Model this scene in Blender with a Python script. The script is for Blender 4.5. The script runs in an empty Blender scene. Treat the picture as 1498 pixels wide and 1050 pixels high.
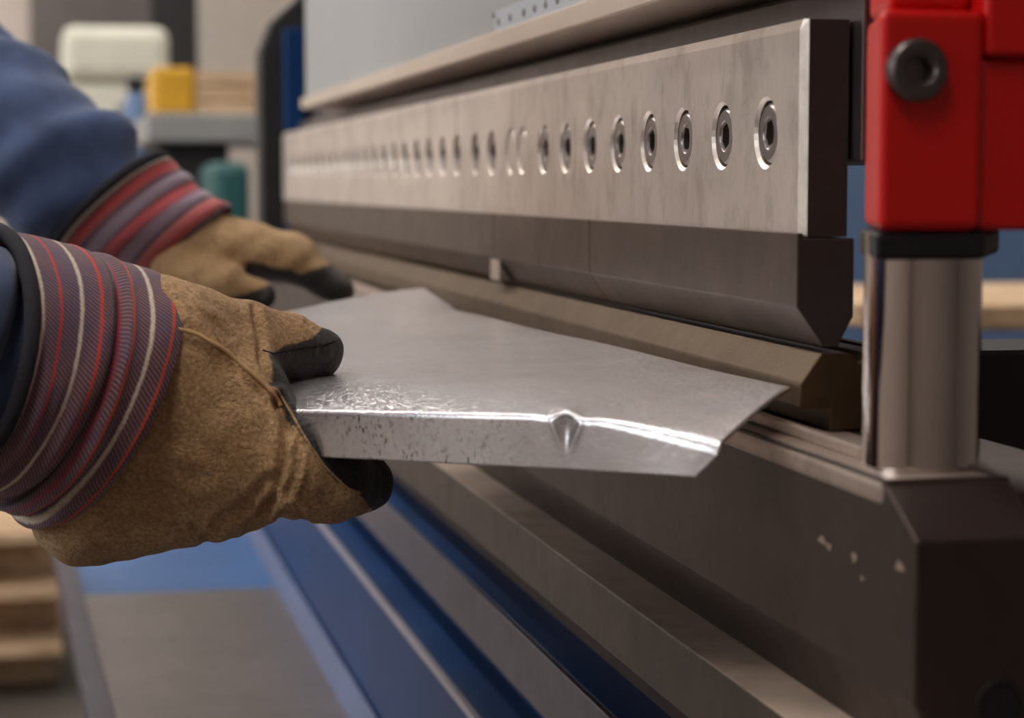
import bpy, bmesh, math, random
import numpy as np
from mathutils import Vector, Matrix
from mathutils.bvhtree import BVHTree
random.seed(7); np.random.seed(7)
scene = bpy.context.scene
COL = scene.collection
PI = math.pi
S = 1.4
# ------------------------------------------------------------------ camera
F_PX, CX, CY = 3080.0, 749.0, 525.0
CAM = Vector((0, 0, 1.1))
TH = math.atan((525 - 270) / F_PX)
AZ = math.atan(674 / F_PX * math.cos(TH))
FWD = Vector((math.sin(AZ) * math.cos(TH), math.cos(AZ) * math.cos(TH), -math.sin(TH)))
RGT = Vector((math.cos(AZ), -math.sin(AZ), 0))
UPV = RGT.cross(FWD)

def ray(u, v):
    return FWD + RGT * ((u - CX) / F_PX) + UPV * ((CY - v) / F_PX)
def at(u, v, x=None, y=None, z=None, depth=None):
    d = ray(u, v)
    if x is not None: t = (x - CAM.x) / d.x
    elif y is not None: t = (y - CAM.y) / d.y
    elif z is not None: t = (z - CAM.z) / d.z
    else: t = depth
    return CAM + d * t
def on_plane(u, v, p0, n):
    d = ray(u, v)
    return CAM + d * ((p0 - CAM).dot(n) / d.dot(n))

cam_d = bpy.data.cameras.new('camera'); cam = bpy.data.objects.new('camera', cam_d); COL.objects.link(cam)
m = Matrix((RGT, UPV, -FWD)).transposed().to_4x4(); m.translation = CAM
cam.matrix_world = m
cam_d.sensor_width = 36; cam_d.lens = 36 * F_PX / 1498
cam_d.clip_start = 0.02; cam_d.clip_end = 100
cam_d.dof.use_dof = True; cam_d.dof.focus_distance = 0.97; cam_d.dof.aperture_fstop = 9.0
scene.camera = cam
scene.view_settings.view_transform = 'Standard'; scene.view_settings.look = 'None'
scene.view_settings.gamma = 1; scene.view_settings.exposure = 0.64

# ------------------------------------------------------------------ materials
def srgb(r, g, b):
    f = lambda c: (c / 255 / 12.92) if c / 255 <= 0.04045 else ((c / 255 + 0.055) / 1.055) ** 2.4
    return (f(r), f(g), f(b), 1)
class NT:
    def __init__(s, name):
        s.m = bpy.data.materials.new(name); s.m.use_nodes = True
        s.t = s.m.node_tree; s.b = s.t.nodes['Principled BSDF']
        s.tc = s.t.nodes.new('ShaderNodeTexCoord')
    def n(s, k, **kw):
        o = s.t.nodes.new(k)
        for a, v in kw.items(): setattr(o, a, v)
        return o
    def l(s, a, b): s.t.links.new(a, b)
    def mapping(s, scale=(1, 1, 1), rot=(0, 0, 0), src='Object'):
        mp = s.n('ShaderNodeMapping'); mp.inputs['Scale'].default_value = scale; mp.inputs['Rotation'].default_value = rot
        s.l(s.tc.outputs[src], mp.inputs['Vector']); return mp.outputs[0]
    def noise(s, scale, detail=4, rough=.55, vec=None, dist=0):
        o = s.n('ShaderNodeTexNoise'); o.inputs['Scale'].default_value = scale; o.inputs['Detail'].default_value = detail
        o.inputs['Roughness'].default_value = rough; o.inputs['Distortion'].default_value = dist
        s.l(vec if vec is not None else s.tc.outputs['Object'], o.inputs['Vector']); return o.outputs['Fac']
    def ramp(s, fac, stops, interp='LINEAR'):
        r = s.n('ShaderNodeValToRGB'); e = r.color_ramp.elements; r.color_ramp.interpolation = interp
        while len(e) < len(stops): e.new(.5)
        for el, (p, c) in zip(e, stops):
            el.position = p; el.color = c if len(c) == 4 else (*c, 1)
        s.l(fac, r.inputs[0]); return r.outputs[0]
    def mix(s, fac, a, b, mode='MIX'):
        o = s.n('ShaderNodeMix', data_type='RGBA', blend_type=mode)
        for sock, val in ((o.inputs[0], fac), (o.inputs[6], a), (o.inputs[7], b)):
            if isinstance(val, (int, float)): sock.default_value = val
            elif isinstance(val, tuple): sock.default_value = val
            else: s.l(val, sock)
        return o.outputs[2]
    def math(s, op, a, b=0.0, clamp=False):
        o = s.n('ShaderNodeMath', operation=op, use_clamp=clamp)
        for sock, val in ((o.inputs[0], a), (o.inputs[1], b)):
            if isinstance(val, (int, float)): sock.default_value = val
            else: s.l(val, sock)
        return o.outputs[0]
    def bump(s, h, strength, dist=.001, prev=None):
        o = s.n('ShaderNodeBump'); o.inputs['Strength'].default_value = strength; o.inputs['Distance'].default_value = dist
        s.l(h, o.inputs['Height'])
        if prev is not None: s.l(prev, o.inputs['Normal'])
        return o.outputs[0]
    def set(s, **kw):
        for k, v in kw.items():
            k = k.replace('_', ' ')
            if isinstance(v, (int, float, tuple)): s.b.inputs[k].default_value = v
            else: s.l(v, s.b.inputs[k])
        return s.m

def g(v): return (v, v, v, 1)
def metal(name, c, rough, var=.25, fine=.12, stain=None, bump=.15, streak=(1, 1, 1), metallic=1.0, pits=0.0):
    n = NT(name)
    big = n.noise(14, 5, .6)
    st = n.noise(60, 4, .6, n.mapping(streak))
    col = n.mix(n.ramp(big, [(.3, g(0)), (.7, g(1))]), tuple(x * (1 - var) for x in c[:3]) + (1,), tuple(min(1, x * (1 + var)) for x in c[:3]) + (1,))
    col = n.mix(n.ramp(st, [(.35, g(0)), (.75, g(fine * 2))]), col, tuple(x * .5 for x in c[:3]) + (1,))
    if stain is not None:
        sm = n.ramp(n.noise(34, 7, .72, n.mapping((1, 1.3, .7)), .2), [(.50, g(0)), (.8, g(.6))])
        col = n.mix(sm, col, stain)
    if pits:
        pm = n.ramp(n.noise(900, 2, .5), [(.66, g(0)), (.70, g(pits))])
        pm = n.math('MULTIPLY', pm, n.ramp(n.noise(30, 3), [(.42, g(0)), (.6, g(1))]))
        col = n.mix(pm, col, tuple(x * .15 for x in c[:3]) + (1,))
    r = n.math('ADD', rough - .08, n.math('MULTIPLY', n.noise(45, 5, .65), .18))
    bp = n.bump(n.noise(700, 3, .6), bump, .0004)
    bp = n.bump(n.noise(25, 3, .5), bump * .4, .002, bp)
    return n.set(Base_Color=col, Metallic=metallic, Roughness=r, Normal=bp)
def paint(name, c, rough=.4, var=.08, bump=.05, coat=0.0, metallic=0.0, dirt=None):
    n = NT(name)
    col = n.mix(n.ramp(n.noise(9, 5, .6), [(.3, g(0)), (.7, g(1))]), tuple(x * (1 - var) for x in c[:3]) + (1,), tuple(min(1, x * (1 + var)) for x in c[:3]) + (1,))
    if dirt is not None:
        col = n.mix(n.ramp(n.noise(120, 5, .7), [(.6, g(0)), (.72, g(.5))]), col, dirt)
    bp = n.bump(n.noise(300, 3), bump, .0005)
    return n.set(Base_Color=col, Roughness=rough, Normal=bp, Coat_Weight=coat, Metallic=metallic)

M = {}
M['clamp'] = metal('ground_steel', srgb(222, 210, 200), .42, .12, .07, srgb(122, 104, 92), .12, (1, 7, 1.6))
M['beam'] = metal('grey_beam_steel', srgb(120, 110, 107), .45, .12, .1, None, .2)
M['strip'] = paint('tan_strip_metal', srgb(206, 188, 172), .45, .05, .05, 0, .5)
M['panel'] = paint('off_white_panel_paint', srgb(158, 157, 157), .5, .03)
M['punch'] = metal('punch_steel', srgb(96, 81, 73), .4, .18, .2, srgb(78, 64, 55), .25)
M['die'] = metal('oily_die_steel', srgb(106, 88, 69), .45, .15, .1, srgb(84, 68, 52), .3)
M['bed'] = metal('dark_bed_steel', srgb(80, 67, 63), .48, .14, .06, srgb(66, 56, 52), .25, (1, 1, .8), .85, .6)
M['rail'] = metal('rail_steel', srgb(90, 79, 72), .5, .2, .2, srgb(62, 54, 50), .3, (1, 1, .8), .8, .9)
M['railtop'] = metal('lit_rail_top', srgb(186, 166, 150), .6, .12, .08, srgb(110, 94, 84), .3, (1, 1, 1), .2, .5)  # light from above painted in as a paler rail top
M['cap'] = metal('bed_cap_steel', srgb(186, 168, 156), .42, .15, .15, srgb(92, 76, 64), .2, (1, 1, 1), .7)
M['flange'] = metal('grey_flange_metal', srgb(88, 84, 96), .4, .1, .1, None, .15, (1, 1, 1), .7)
M['lip'] = metal('edge_highlight_metal', srgb(176, 170, 180), .35, .1, .1, None, .1, (1, 1, 1), .6)  # pale metal for the highlight painted along the apron edge
M['endface'] = metal('shaded_end_steel', srgb(58, 50, 48), .7, .1, .1, None, .2, (1, 1, 1), .3)  # darker steel paints the shade on the near end faces
M['black'] = metal('black_oxide', srgb(50, 46, 46), .42, .1, .1, None, .1)
M['bolt'] = metal('bolt_steel', srgb(150, 140, 136), .3, .15, .15, None, .1)
M['chrome'] = metal('polished_shaft', srgb(200, 190, 187), .06, .03, .02, None, .02)
M['sheet'] = None
M['red'] = paint('red_paint', srgb(204, 3, 0), .42, .05, .03, .1)
M['blue'] = paint('blue_paint', srgb(0, 48, 96), .5, .08, .04, .0, 0, srgb(24, 42, 74)); M['blue'].node_tree.nodes['Principled BSDF'].inputs['Specular IOR Level'].default_value = .25
M['dark'] = paint('dark_frame_paint', srgb(30, 27, 27), .6)
M['rubber'] = paint('black_rubber', srgb(18, 16, 16), .6)
M['wood'] = None
M['cream'] = paint('cream_paint', srgb(226, 222, 205), .5)
M['greypaint'] = paint('grey_paint', srgb(150, 148, 146), .5)
M['teal'] = paint('teal_plastic', srgb(38, 88, 88), .5)
M['yellow'] = paint('yellow_paint', srgb(214, 160, 40), .5)
M['bluebg'] = paint('blue_grey_paint', srgb(96, 120, 158), .5)
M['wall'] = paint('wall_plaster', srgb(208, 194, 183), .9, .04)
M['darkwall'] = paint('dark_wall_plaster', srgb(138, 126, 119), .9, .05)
M['ceiling'] = paint('ceiling_paint', srgb(190, 186, 182), .9, .03)
M['door'] = paint('grey_door_paint', srgb(112, 103, 100), .7)
def mk_floor():
    n = NT('concrete_floor')
    c = n.ramp(n.noise(2.2, 8, .65), [(.3, srgb(72, 65, 60)), (.7, srgb(108, 98, 90))])
    c = n.mix(n.ramp(n.noise(30, 5, .7), [(.55, g(0)), (.7, g(.5))]), c, srgb(70, 62, 58))
    return n.set(Base_Color=c, Roughness=.55, Normal=n.bump(n.noise(80, 4), .2, .002))
M['floor'] = mk_floor()
def mk_wood():
    n = NT('pallet_wood')
    c = n.ramp(n.noise(8, 6, .6, n.mapping((1, 1, 6)), 1.2), [(.3, srgb(172, 138, 106)), (.7, srgb(222, 190, 154))])
    return n.set(Base_Color=c, Roughness=.75)
M['wood'] = mk_wood()
def mk_sheet():
    n = NT('mill_sheet_steel')
    base = n.ramp(n.noise(16, 6, .65, None, .6), [(.3, srgb(212, 208, 212)), (.7, srgb(236, 233, 237))])
    sm = n.ramp(n.noise(7, 5, .7, n.mapping((3, 1, 1)), 1.5), [(.5, g(0)), (.75, g(.4))])
    c = n.mix(sm, base, srgb(186, 179, 181))
    pm = n.ramp(n.noise(560, 3, .6, n.mapping((1, 1, .6))), [(.55, g(0)), (.63, g(.8))])
    at_ = n.n('ShaderNodeAttribute', attribute_name='flange')
    pm = n.math('MULTIPLY', pm, n.math('MULTIPLY', n.math('MULTIPLY', n.math('SUBTRACT', at_.outputs['Fac'], .5), 2.0, True), n.ramp(n.noise(40, 3), [(.38, g(0)), (.55, g(1))])))
    c = n.mix(pm, c, srgb(58, 50, 48))
    r = n.math('ADD', .16, n.math('MULTIPLY', n.noise(28, 6, .7), .14))
    worm = n.noise(320, 3, .55, None, 2.4)
    topm = n.math('SUBTRACT', 1.0, n.math('MULTIPLY', n.math('MULTIPLY', at_.outputs['Fac'], 2.0, True), .9))
    bp = n.bump(n.math('MULTIPLY', n.ramp(worm, [(.4, g(0)), (.6, g(1))]), topm), .35, .0005)
    bp = n.bump(n.noise(60, 4, .6), .12, .0012, bp)
    return n.set(Base_Color=c, Metallic=.78, Roughness=r, Normal=bp)
M['sheet'] = mk_sheet()
def mk_glove():
    n = NT('suede_glove_leather')
    a = n.n('ShaderNodeAttribute', attribute_name='palm')
    big = n.noise(28, 5, .6); fine = n.noise(520, 4, .65)
    tan = n.ramp(big, [(.3, srgb(196, 154, 108)), (.7, srgb(238, 198, 148))])
    tan = n.mix(n.ramp(fine, [(.38, g(0)), (.60, g(.55))]), tan, srgb(130, 96, 60))
    edge = n.math('ADD', a.outputs['Fac'], n.math('MULTIPLY', n.math('SUBTRACT', n.noise(140, 4, .7), .5), .7))
    mk = n.ramp(edge, [(.4, g(0)), (.6, g(1))])
    dk = n.ramp(n.noise(120, 5, .6), [(.3, srgb(30, 26, 24)), (.7, srgb(52, 44, 39))])
    c = n.mix(mk, tan, dk)
    r = n.math('SUBTRACT', .95, n.math('MULTIPLY', mk, .45))
    bp = n.bump(fine, .85, .002); bp = n.bump(n.noise(190, 4, .65, None, 2.0), .65, .003, bp)
    return n.set(Base_Color=c, Roughness=r, Normal=bp, Sheen_Weight=.12, Sheen_Roughness=.5)
M['glove'] = mk_glove()
M['seam'] = paint('seam_leather', srgb(204, 166, 120), .9, .1, .3)
M['binding'] = paint('dark_cuff_binding', srgb(44, 42, 52), .9, .1, .4)
STRIPES_AND_FOLD = [(.045, 'r'), (.07, 'w'), (.20, 'r'), (.345, 'w'), (.475, 'r'), (.565, 'k'), (.61, 'n'), (.675, 'o'), (.80, 'w'), (.93, 'o')]  # darkest line is painted shade in the cuff fold, not a thread
def mk_cuff(name, wide=1.0):
    n = NT(name)
    uv = n.n('ShaderNodeSeparateXYZ'); n.l(n.tc.outputs['UV'], uv.inputs[0])
    wob = n.math('MULTIPLY', n.math('SUBTRACT', n.noise(300, 3, .6), .5), .016)
    s_ = n.math('ADD', uv.outputs[1], wob)
    uvm = n.mapping((52, 10, 1), (0, 0, .6), 'UV')
    wv = n.n('ShaderNodeTexWave'); wv.inputs['Scale'].default_value = 1.2; wv.inputs['Distortion'].default_value = 1.2; n.l(uvm, wv.inputs['Vector'])
    tw = wv.outputs['Fac']
    base = n.mix(tw, srgb(60, 52, 72), srgb(142, 114, 116))
    base = n.mix(n.ramp(n.noise(60, 4, .7, n.mapping((4, 60, 1), (0, 0, 0), 'UV')), [(.45, g(0)), (.7, g(.55))]), base, srgb(170, 82, 74))
    base = n.mix(n.ramp(n.noise(40, 4, .7), [(.45, g(0)), (.7, g(.45))]), base, srgb(66, 72, 116))
    cols = {'r': srgb(222, 62, 44), 'w': srgb(236, 220, 200), 'o': srgb(230, 82, 40), 'k': srgb(30, 28, 40), 'n': srgb(160, 60, 76)}
    c = base
    for p, k in STRIPES_AND_FOLD:
        d = n.math('ABSOLUTE', n.math('SUBTRACT', s_, p))
        w = (.009 if k != 'w' else .0125) * wide
        mk = n.ramp(d, [(w * .6, g(1)), (w * 1.5, g(0))])
        if wide == 1.0: mk = n.math('MULTIPLY', mk, n.ramp(n.noise(1500, 2), [(.3, g(.5)), (.55, g(1))]))
        c = n.mix(mk, c, cols[k])
    if wide != 1.0:
        for p, k in ((.17, srgb(214, 92, 92)), (.36, srgb(190, 172, 190)), (.52, srgb(206, 92, 96)), (.67, srgb(184, 164, 184)), (.84, srgb(210, 106, 106))):
            d = n.math('ABSOLUTE', n.math('SUBTRACT', s_, p))
            c = n.mix(n.ramp(d, [(.045, g(.9)), (.075, g(0))]), c, k)
    bp = n.bump(tw, .3, .0006); bp = n.bump(n.noise(90, 4), .25, .002, bp)
    return n.set(Base_Color=c, Roughness=.92, Normal=bp, Sheen_Weight=.2)
M['cuff'] = mk_cuff('striped_cuff_cotton'); M['cuff2'] = mk_cuff('striped_cuff_cotton_broad', 1.2)
def mk_denim():
    n = NT('navy_work_jacket_cotton')
    c = n.ramp(n.noise(24, 5, .6), [(.3, srgb(50, 66, 102)), (.7, srgb(86, 106, 150))])
    c = n.mix(n.ramp(n.noise(900, 2), [(.4, g(0)), (.7, g(.35))]), c, srgb(92, 106, 140))
    return n.set(Base_Color=c, Roughness=.9, Normal=n.bump(n.noise(700, 3), .3, .0008), Sheen_Weight=.25)
M['denim'] = mk_denim()
M['trouser'] = paint('dark_trouser_cotton', srgb(40, 44, 56), .9)
M['skin'] = paint('skin', srgb(206, 158, 132), .5, .04)
M['hair'] = paint('short_brown_hair', srgb(58, 42, 32), .8)
M['boot'] = paint('boot_leather', srgb(46, 36, 30), .7)
def mk_emit(name, c, s):
    n = NT(name); n.set(Base_Color=(0.8, 0.8, 0.8, 1)); n.b.inputs['Emission Color'].default_value = c; n.b.inputs['Emission Strength'].default_value = s
    return n.m
M['lamp'] = mk_emit('lamp_diffuser', (1, .95, .89, 1), 17)
M['window'] = mk_emit('daylit_window_glass', (.92, .96, 1, 1), 2.0)

# ------------------------------------------------------------------ object helpers
def thing(name, label, cat, loc=(0, 0, 0), group=None):
    o = bpy.data.objects.new(name, None); COL.objects.link(o); o.location = loc; o.empty_display_size = .05
    o['label'] = label; o['category'] = cat
    if group: o['group'] = group
    return o
def tag(o, label, cat, group=None):
    o['label'] = label; o['category'] = cat
    if group: o['group'] = group
    return o
def world_loc(o):
    v = Vector(o.location)
    if o.parent: v = o.matrix_parent_inverse @ v; v = world_loc(o.parent) + v
    return v
def adopt(o, parent):
    if parent is not None:
        o.parent = parent
        o.matrix_parent_inverse = Matrix.Translation(world_loc(parent)).inverted()
    return o
def link(name, me, mat, parent=None, loc=None, smooth=False, bevel=0, seg=2, angle=35):
    o = bpy.data.objects.new(name, me); COL.objects.link(o)
    if mat is not None and not me.materials: me.materials.append(mat)
    if loc is not None: o.location = loc
    adopt(o, parent)
    if smooth:
        me.polygons.foreach_set('use_smooth', [True] * len(me.polygons))
    if bevel:
        b = o.modifiers.new('bevel', 'BEVEL'); b.width = bevel; b.segments = seg; b.limit_method = 'ANGLE'; b.angle_limit = math.radians(angle)
        b.harden_normals = False
    return o
def from_bm(name, bm, mat, parent=None, **kw):
    bmesh.ops.recalc_face_normals(bm, faces=bm.faces)
    me = bpy.data.meshes.new(name); bm.to_mesh(me); bm.free()
    return link(name, me, mat, parent, **kw)
def bm_box(bm, lo, hi):
    x0, y0, z0 = lo; x1, y1, z1 = hi
    v = [bm.verts.new(p) for p in ((x0, y0, z0), (x1, y0, z0), (x1, y1, z0), (x0, y1, z0), (x0, y0, z1), (x1, y0, z1), (x1, y1, z1), (x0, y1, z1))]
    for f in ((0, 3, 2, 1), (4, 5, 6, 7), (0, 1, 5, 4), (1, 2, 6, 5), (2, 3, 7, 6), (3, 0, 4, 7)): bm.faces.new([v[i] for i in f])
def box(name, lo, hi, mat, parent=None, bevel=.002, **kw):
    bm = bmesh.new(); bm_box(bm, lo, hi); return from_bm(name, bm, mat, parent, bevel=bevel, **kw)
def struct(o): o['kind'] = 'structure'; return o
def prism(name, prof, y0, y1, mat, parent=None, bevel=.001, seg=2):
    """profile of (x, z) points run along the machine; y0 / y1 may be one number or one per point"""
    bm = bmesh.new(); k = len(prof)
    ya = y0 if isinstance(y0, (list, tuple)) else [y0] * k
    yb = y1 if isinstance(y1, (list, tuple)) else [y1] * k
    a = [bm.verts.new((p[0], ya[i], p[1])) for i, p in enumerate(prof)]
    b = [bm.verts.new((p[0], yb[i], p[1])) for i, p in enumerate(prof)]
    bm.faces.new(a); bm.faces.new(b[::-1])
    for i in range(k):
        j = (i + 1) % k; bm.faces.new((a[i], b[i], b[j], a[j]))
    return from_bm(name, bm, mat, parent, bevel=bevel, seg=seg)
def lathe_bm(prof, n=32, axis='z'):
    """prof: list of (radius, height)"""
    bm = bmesh.new(); rings = []
    for r, h in prof:
        if r < 1e-7: rings.append([bm.verts.new((0, 0, h))])
        else: rings.append([bm.verts.new((r * math.cos(2 * PI * i / n), r * math.sin(2 * PI * i / n), h)) for i in range(n)])
    for A, B in zip(rings, rings[1:]):
        for i in range(n):
            j = (i + 1) % n
            if len(A) == 1 and len(B) == 1: continue
            if len(A) == 1: bm.faces.new((A[0], B[i], B[j]))
            elif len(B) == 1: bm.faces.new((A[i], A[j], B[0]))
            else: bm.faces.new((A[i], A[j], B[j], B[i]))
    if axis == 'x': bmesh.ops.rotate(bm, verts=bm.verts, matrix=Matrix.Rotation(-PI / 2, 3, 'Y'))   # +z -> -x
    if axis == 'y': bmesh.ops.rotate(bm, verts=bm.verts, matrix=Matrix.Rotation(PI / 2, 3, 'X'))    # +z -> -y
    return bm
def tube(name, pts, r, mat, parent=None, n=8, radii=None):
    bm = bmesh.new(); rings = []
    pts = [Vector(p) for p in pts]
    for i, p in enumerate(pts):
        t = (pts[min(i + 1, len(pts) - 1)] - pts[max(i - 1, 0)]).normalized()
        a = t.cross(Vector((0, 0, 1)));
        if a.length < 1e-4: a = t.cross(Vector((1, 0, 0)))
        a.normalize(); b = t.cross(a)
        rr = radii[i] if radii else r
        rings.append([bm.verts.new(p + (a * math.cos(2 * PI * k / n) + b * math.sin(2 * PI * k / n)) * rr) for k in range(n)])
    for A, B in zip(rings, rings[1:]):
        for k in range(n): bm.faces.new((A[k], A[(k + 1) % n], B[(k + 1) % n], B[k]))
    bm.faces.new(rings[0]); bm.faces.new(rings[-1][::-1])
    return from_bm(name, bm, mat, parent, smooth=True)

# ------------------------------------------------------------------ the press brake
XC = .2947                                  # clamp face
XP = .2919                                  # punch face
XB = .273                                   # bed face
ztop = at(1170, 28, x=XC).z; zbot = at(1161, 346, x=XC).z
YC = at(1172, 200, x=XC).y                  # near end of the clamp
YF = at(414, 250, x=XC).y                   # far end of the machine
press = thing('press_brake', 'long press brake with a bolted steel clamp bar, dark steel bed and red guide block', 'press brake', (.35, (YC + YF) / 2, 0))

# clamp plate with counterbored holes
bolt_u = [1120, 1056, 999, 949, 904, 863, 827, 795, 764, 747, 719, 695, 668]
hy = [at(u, 205, x=XC).y for u in bolt_u]
step = (hy[7] - hy[0]) / 7
y = hy[-1] + step
while y < YF - .03: hy.append(y); y += step
zb = at(904, 210, x=XC).z
RH = .0146
def clamp_mesh():
    bm = bmesh.new(); n = 32; ch = .003
    ys = [YC + ch]
    for a, b in zip(hy, hy[1:]): ys.append((a + b) / 2)
    ys.append(YF)
    cx_ = .0012; z0, z1 = zbot + .0012, ztop - .0042
    def ring(cy, r, x): return [bm.verts.new((x, cy + r * math.cos(2 * PI * i / n + PI / 4), zb + r * math.sin(2 * PI * i / n + PI / 4))) for i in range(n)]
    for k, cy in enumerate(hy):
        ya, yb = ys[k], ys[k + 1]
        rh = min(RH, (cy - ya) * .94, (yb - cy) * .94)
        sq = []
        q = n // 4
        cor = [(yb, z1), (ya, z1), (ya, z0), (yb, z0)]
        for e in range(4):
            p, r2 = cor[e], cor[(e + 1) % 4]
            for i in range(q):
                t = i / q; sq.append(bm.verts.new((XC, p[0] + (r2[0] - p[0]) * t, p[1] + (r2[1] - p[1]) * t)))
        rings = [sq, ring(cy, rh + .0007, XC), ring(cy, rh - .0008, XC + .0015), ring(cy, rh - .0008, XC + .013), ring(cy, .004, XC + .013)]
        for A, B in zip(rings, rings[1:]):
            for i in range(n): bm.faces.new((A[i], A[(i + 1) % n], B[(i + 1) % n], B[i]))
        bm.faces.new(rings[-1])
    bmesh.ops.remove_doubles(bm, verts=bm.verts, dist=1e-5)
    # body behind the face, with a chamfer round the face
    xb = XC + .020
    def q4(*p): bm.faces.new([bm.verts.new(v) for v in p])
    yn, zt, zl = YC, ztop, zbot
    q4((XC, ys[0], z1), (XC, YF, z1), (XC + cx_, YF, zt), (XC + cx_, yn + .002, zt))            # top chamfer
    q4((XC + cx_, yn + .002, zt), (XC + cx_, YF, zt), (xb, YF, zt), (xb, yn, zt), (XC + ch, yn, zt))               # top
    q4((XC, ys[0], z0), (XC, ys[0], z1), (XC + cx_, yn + .002, zt), (XC + ch, yn, zt), (XC + ch, yn, zl))         # near chamfer
    q4((XC + ch, yn, zl), (XC + ch, yn, zt), (xb, yn, zt), (xb, yn, zl)); bm.faces.ensure_lookup_table(); bm.faces[-1].material_index = 1   # near end, its shade painted on as darker steel
    q4((XC, ys[0], z0), (XC, YF, z0), (XC + .0012, YF, zl), (XC + ch, yn, zl))
    q4((XC + .0012, YF, zl), (XC + ch, yn, zl), (xb, yn, zl), (xb, YF, zl))
    q4((XC, YF, z0), (XC, YF, z1), (XC + cx_, YF, zt), (xb, YF, zt), (xb, YF, zl), (XC + .0012, YF, zl))
    q4((xb, yn, zl), (xb, yn, zt), (xb, YF, zt), (xb, YF, zl))
    return bm
clamp = from_bm('clamp_plate', clamp_mesh(), M['clamp'], press)
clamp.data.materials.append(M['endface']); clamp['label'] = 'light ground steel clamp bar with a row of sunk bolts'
# socket-head bolt, axis towards -x
def bolt_bm(r, h, socket, depth, n=36):
    bm = lathe_bm([(r * .97, -h), (r, -h * .9), (r, -.0012), (r - .0012, 0), (socket * 1.22, 0), (socket * 1.12, -.0006)], n, 'z')
    rim = [v for v in bm.verts if abs(v.co.z + .0006) < 1e-6]
    rim.sort(key=lambda v: math.atan2(v.co.y, v.co.x))
    hexv = lambda a: socket * math.cos(PI / 6) / math.cos((a % (PI / 3)) - PI / 6)
    A = rim
    for zz in (-.0008, -depth):
        B = []
        for v in rim:
            a = math.atan2(v.co.y, v.co.x); rr = hexv(a); B.append(bm.verts.new((rr * math.cos(a), rr * math.sin(a), zz)))
        for i in range(len(A)): bm.faces.new((A[i], A[(i + 1) % len(A)], B[(i + 1) % len(A)], B[i]))
        A = B
    bm.faces.new(A)
    return bm
bm = bolt_bm(.0126, .010, .0058, .006); bmesh.ops.rotate(bm, verts=bm.verts, matrix=Matrix.Rotation(-PI / 2, 3, 'Y'))
b0 = from_bm('socket_bolt', bm, M['bolt'], None, smooth=True); b0.data.set_sharp_from_angle(angle=math.radians(35))
first = True
for k, yy in enumerate(hy):
    if k in (8, 9): continue                       # two empty holes
    o = b0 if first else b0.copy()
    if not first: COL.objects.link(o)
    first = False
    o.location = (XC + .0012, yy, zb); o.rotation_euler = (random.random() * 1.0, 0, 0)
    adopt(o, clamp)
# light plugs in the two empty holes
for k in (8, 9):
    r_ = .0128
    bm = lathe_bm([(r_, -.008), (r_, -.001), (r_ - .001, 0), (0, 0)], 28, 'x')
    o = from_bm('hole_plug', bm, M['clamp'], None, loc=(XC + .0006, hy[k], zb)); adopt(o, clamp)

# upper beam, ledge and cover panel
XBM = XC + .018
YBM = at(1262, 100, x=XBM + .004).y
zl_b = at(900, 270 - .302 * 825, x=.278).z; zl_t = at(900, 270 - .346 * 825, x=.278).z
prism('upper_beam', [(XBM + .004, at(1250, 236, x=XBM).z), (XBM + .004, zl_b - .0045), (XBM + .02, zl_b - .0045), (XBM + .02, zl_b + .03), (XBM + .07, zl_b + .03), (XBM + .07, at(1250, 236, x=XBM).z)], YBM, YF + .02, M['beam'], press, .001)
YCF = at(447, 150, x=.2835).y
prism('ledge_strip', [(.278, zl_b), (.278, zl_t), (.330, zl_t), (.330, zl_b)], YBM + .005, YCF, M['strip'], press, .0012)
cp = prism('cover_panel', [(.2835, zl_t - .0005), (.2835, 1.75), (.36, 1.75), (.36, zl_t - .0005)], YBM + .006, YCF, M['panel'], press, .002)
# row of small screws along the lower edge of the cover
bm = lathe_bm([(.0030, 0), (.0030, .001), (.0022, .0016), (0, .0018)], 16, 'x')
sc0 = from_bm('cover_screw', bm, M['greypaint'], None, smooth=True)
zsc = zl_t + .0075
for i, u in enumerate((731, 748, 768, 784, 800, 817, 836, 852)):
    o = sc0 if i == 0 else sc0.copy()
    if i: COL.objects.link(o)
    o.location = (.2835, at(u, 30, x=.2835).y, zsc); adopt(o, cp)
o = sc0.copy(); COL.objects.link(o); o.location = at(724, 20, x=.2835); adopt(o, cp)
pl = box('sticker_strip', (.2829, at(860, 10, x=.2835).y, zl_t + .001), (.2836, at(725, 30, x=.2835).y, zl_t + .0145), paint('pale_label_film', srgb(176, 182, 190), .4), None, .0)
adopt(pl, cp)

# punch segments held under the clamp
zp_t = at(850, 322, x=XP).z + .0006
zp_b = at(1157, 448, x=XP).z
XT = .3035
zp_tip = at(1207, 509, x=XT).z
seam_u = [1166, 862, 722, 560, 470, 416]
sy = [at(u, 400, x=XP).y for u in seam_u]
plabs = ['brown steel punch segment at the near end of the clamp bar, above the sheet corner',
         'second punch segment from the near end, left of the seam in the punch row',
         'third punch segment along the bar, beyond the pale spacer block',
         'fourth punch segment along the bar, blurred, above the far sheet lip',
         'last punch segment at the far end of the clamp bar, behind the far glove']
for k in range(5):
    ya, yb = sy[k] + (.0006 if k else 0), sy[k + 1] - .0006
    o = prism('punch_tool', [(XP, zp_b), (XP, zp_t), (XC - .0004, zp_t), (XC - .0004, zbot - .0005), (XC + .0215, zbot - .0005), (XC + .0215, zp_b - .004), (XT + .006, zp_tip), (XT, zp_tip)], ya, yb, M['punch'], None, .0006)
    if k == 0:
        o.data.materials.append(M['endface'])  # near end face gets its shade as a darker colour
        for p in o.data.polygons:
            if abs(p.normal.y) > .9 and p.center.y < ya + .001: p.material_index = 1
    tag(o, plabs[k], 'punch tool', 'punch segments along the clamp bar')
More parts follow.
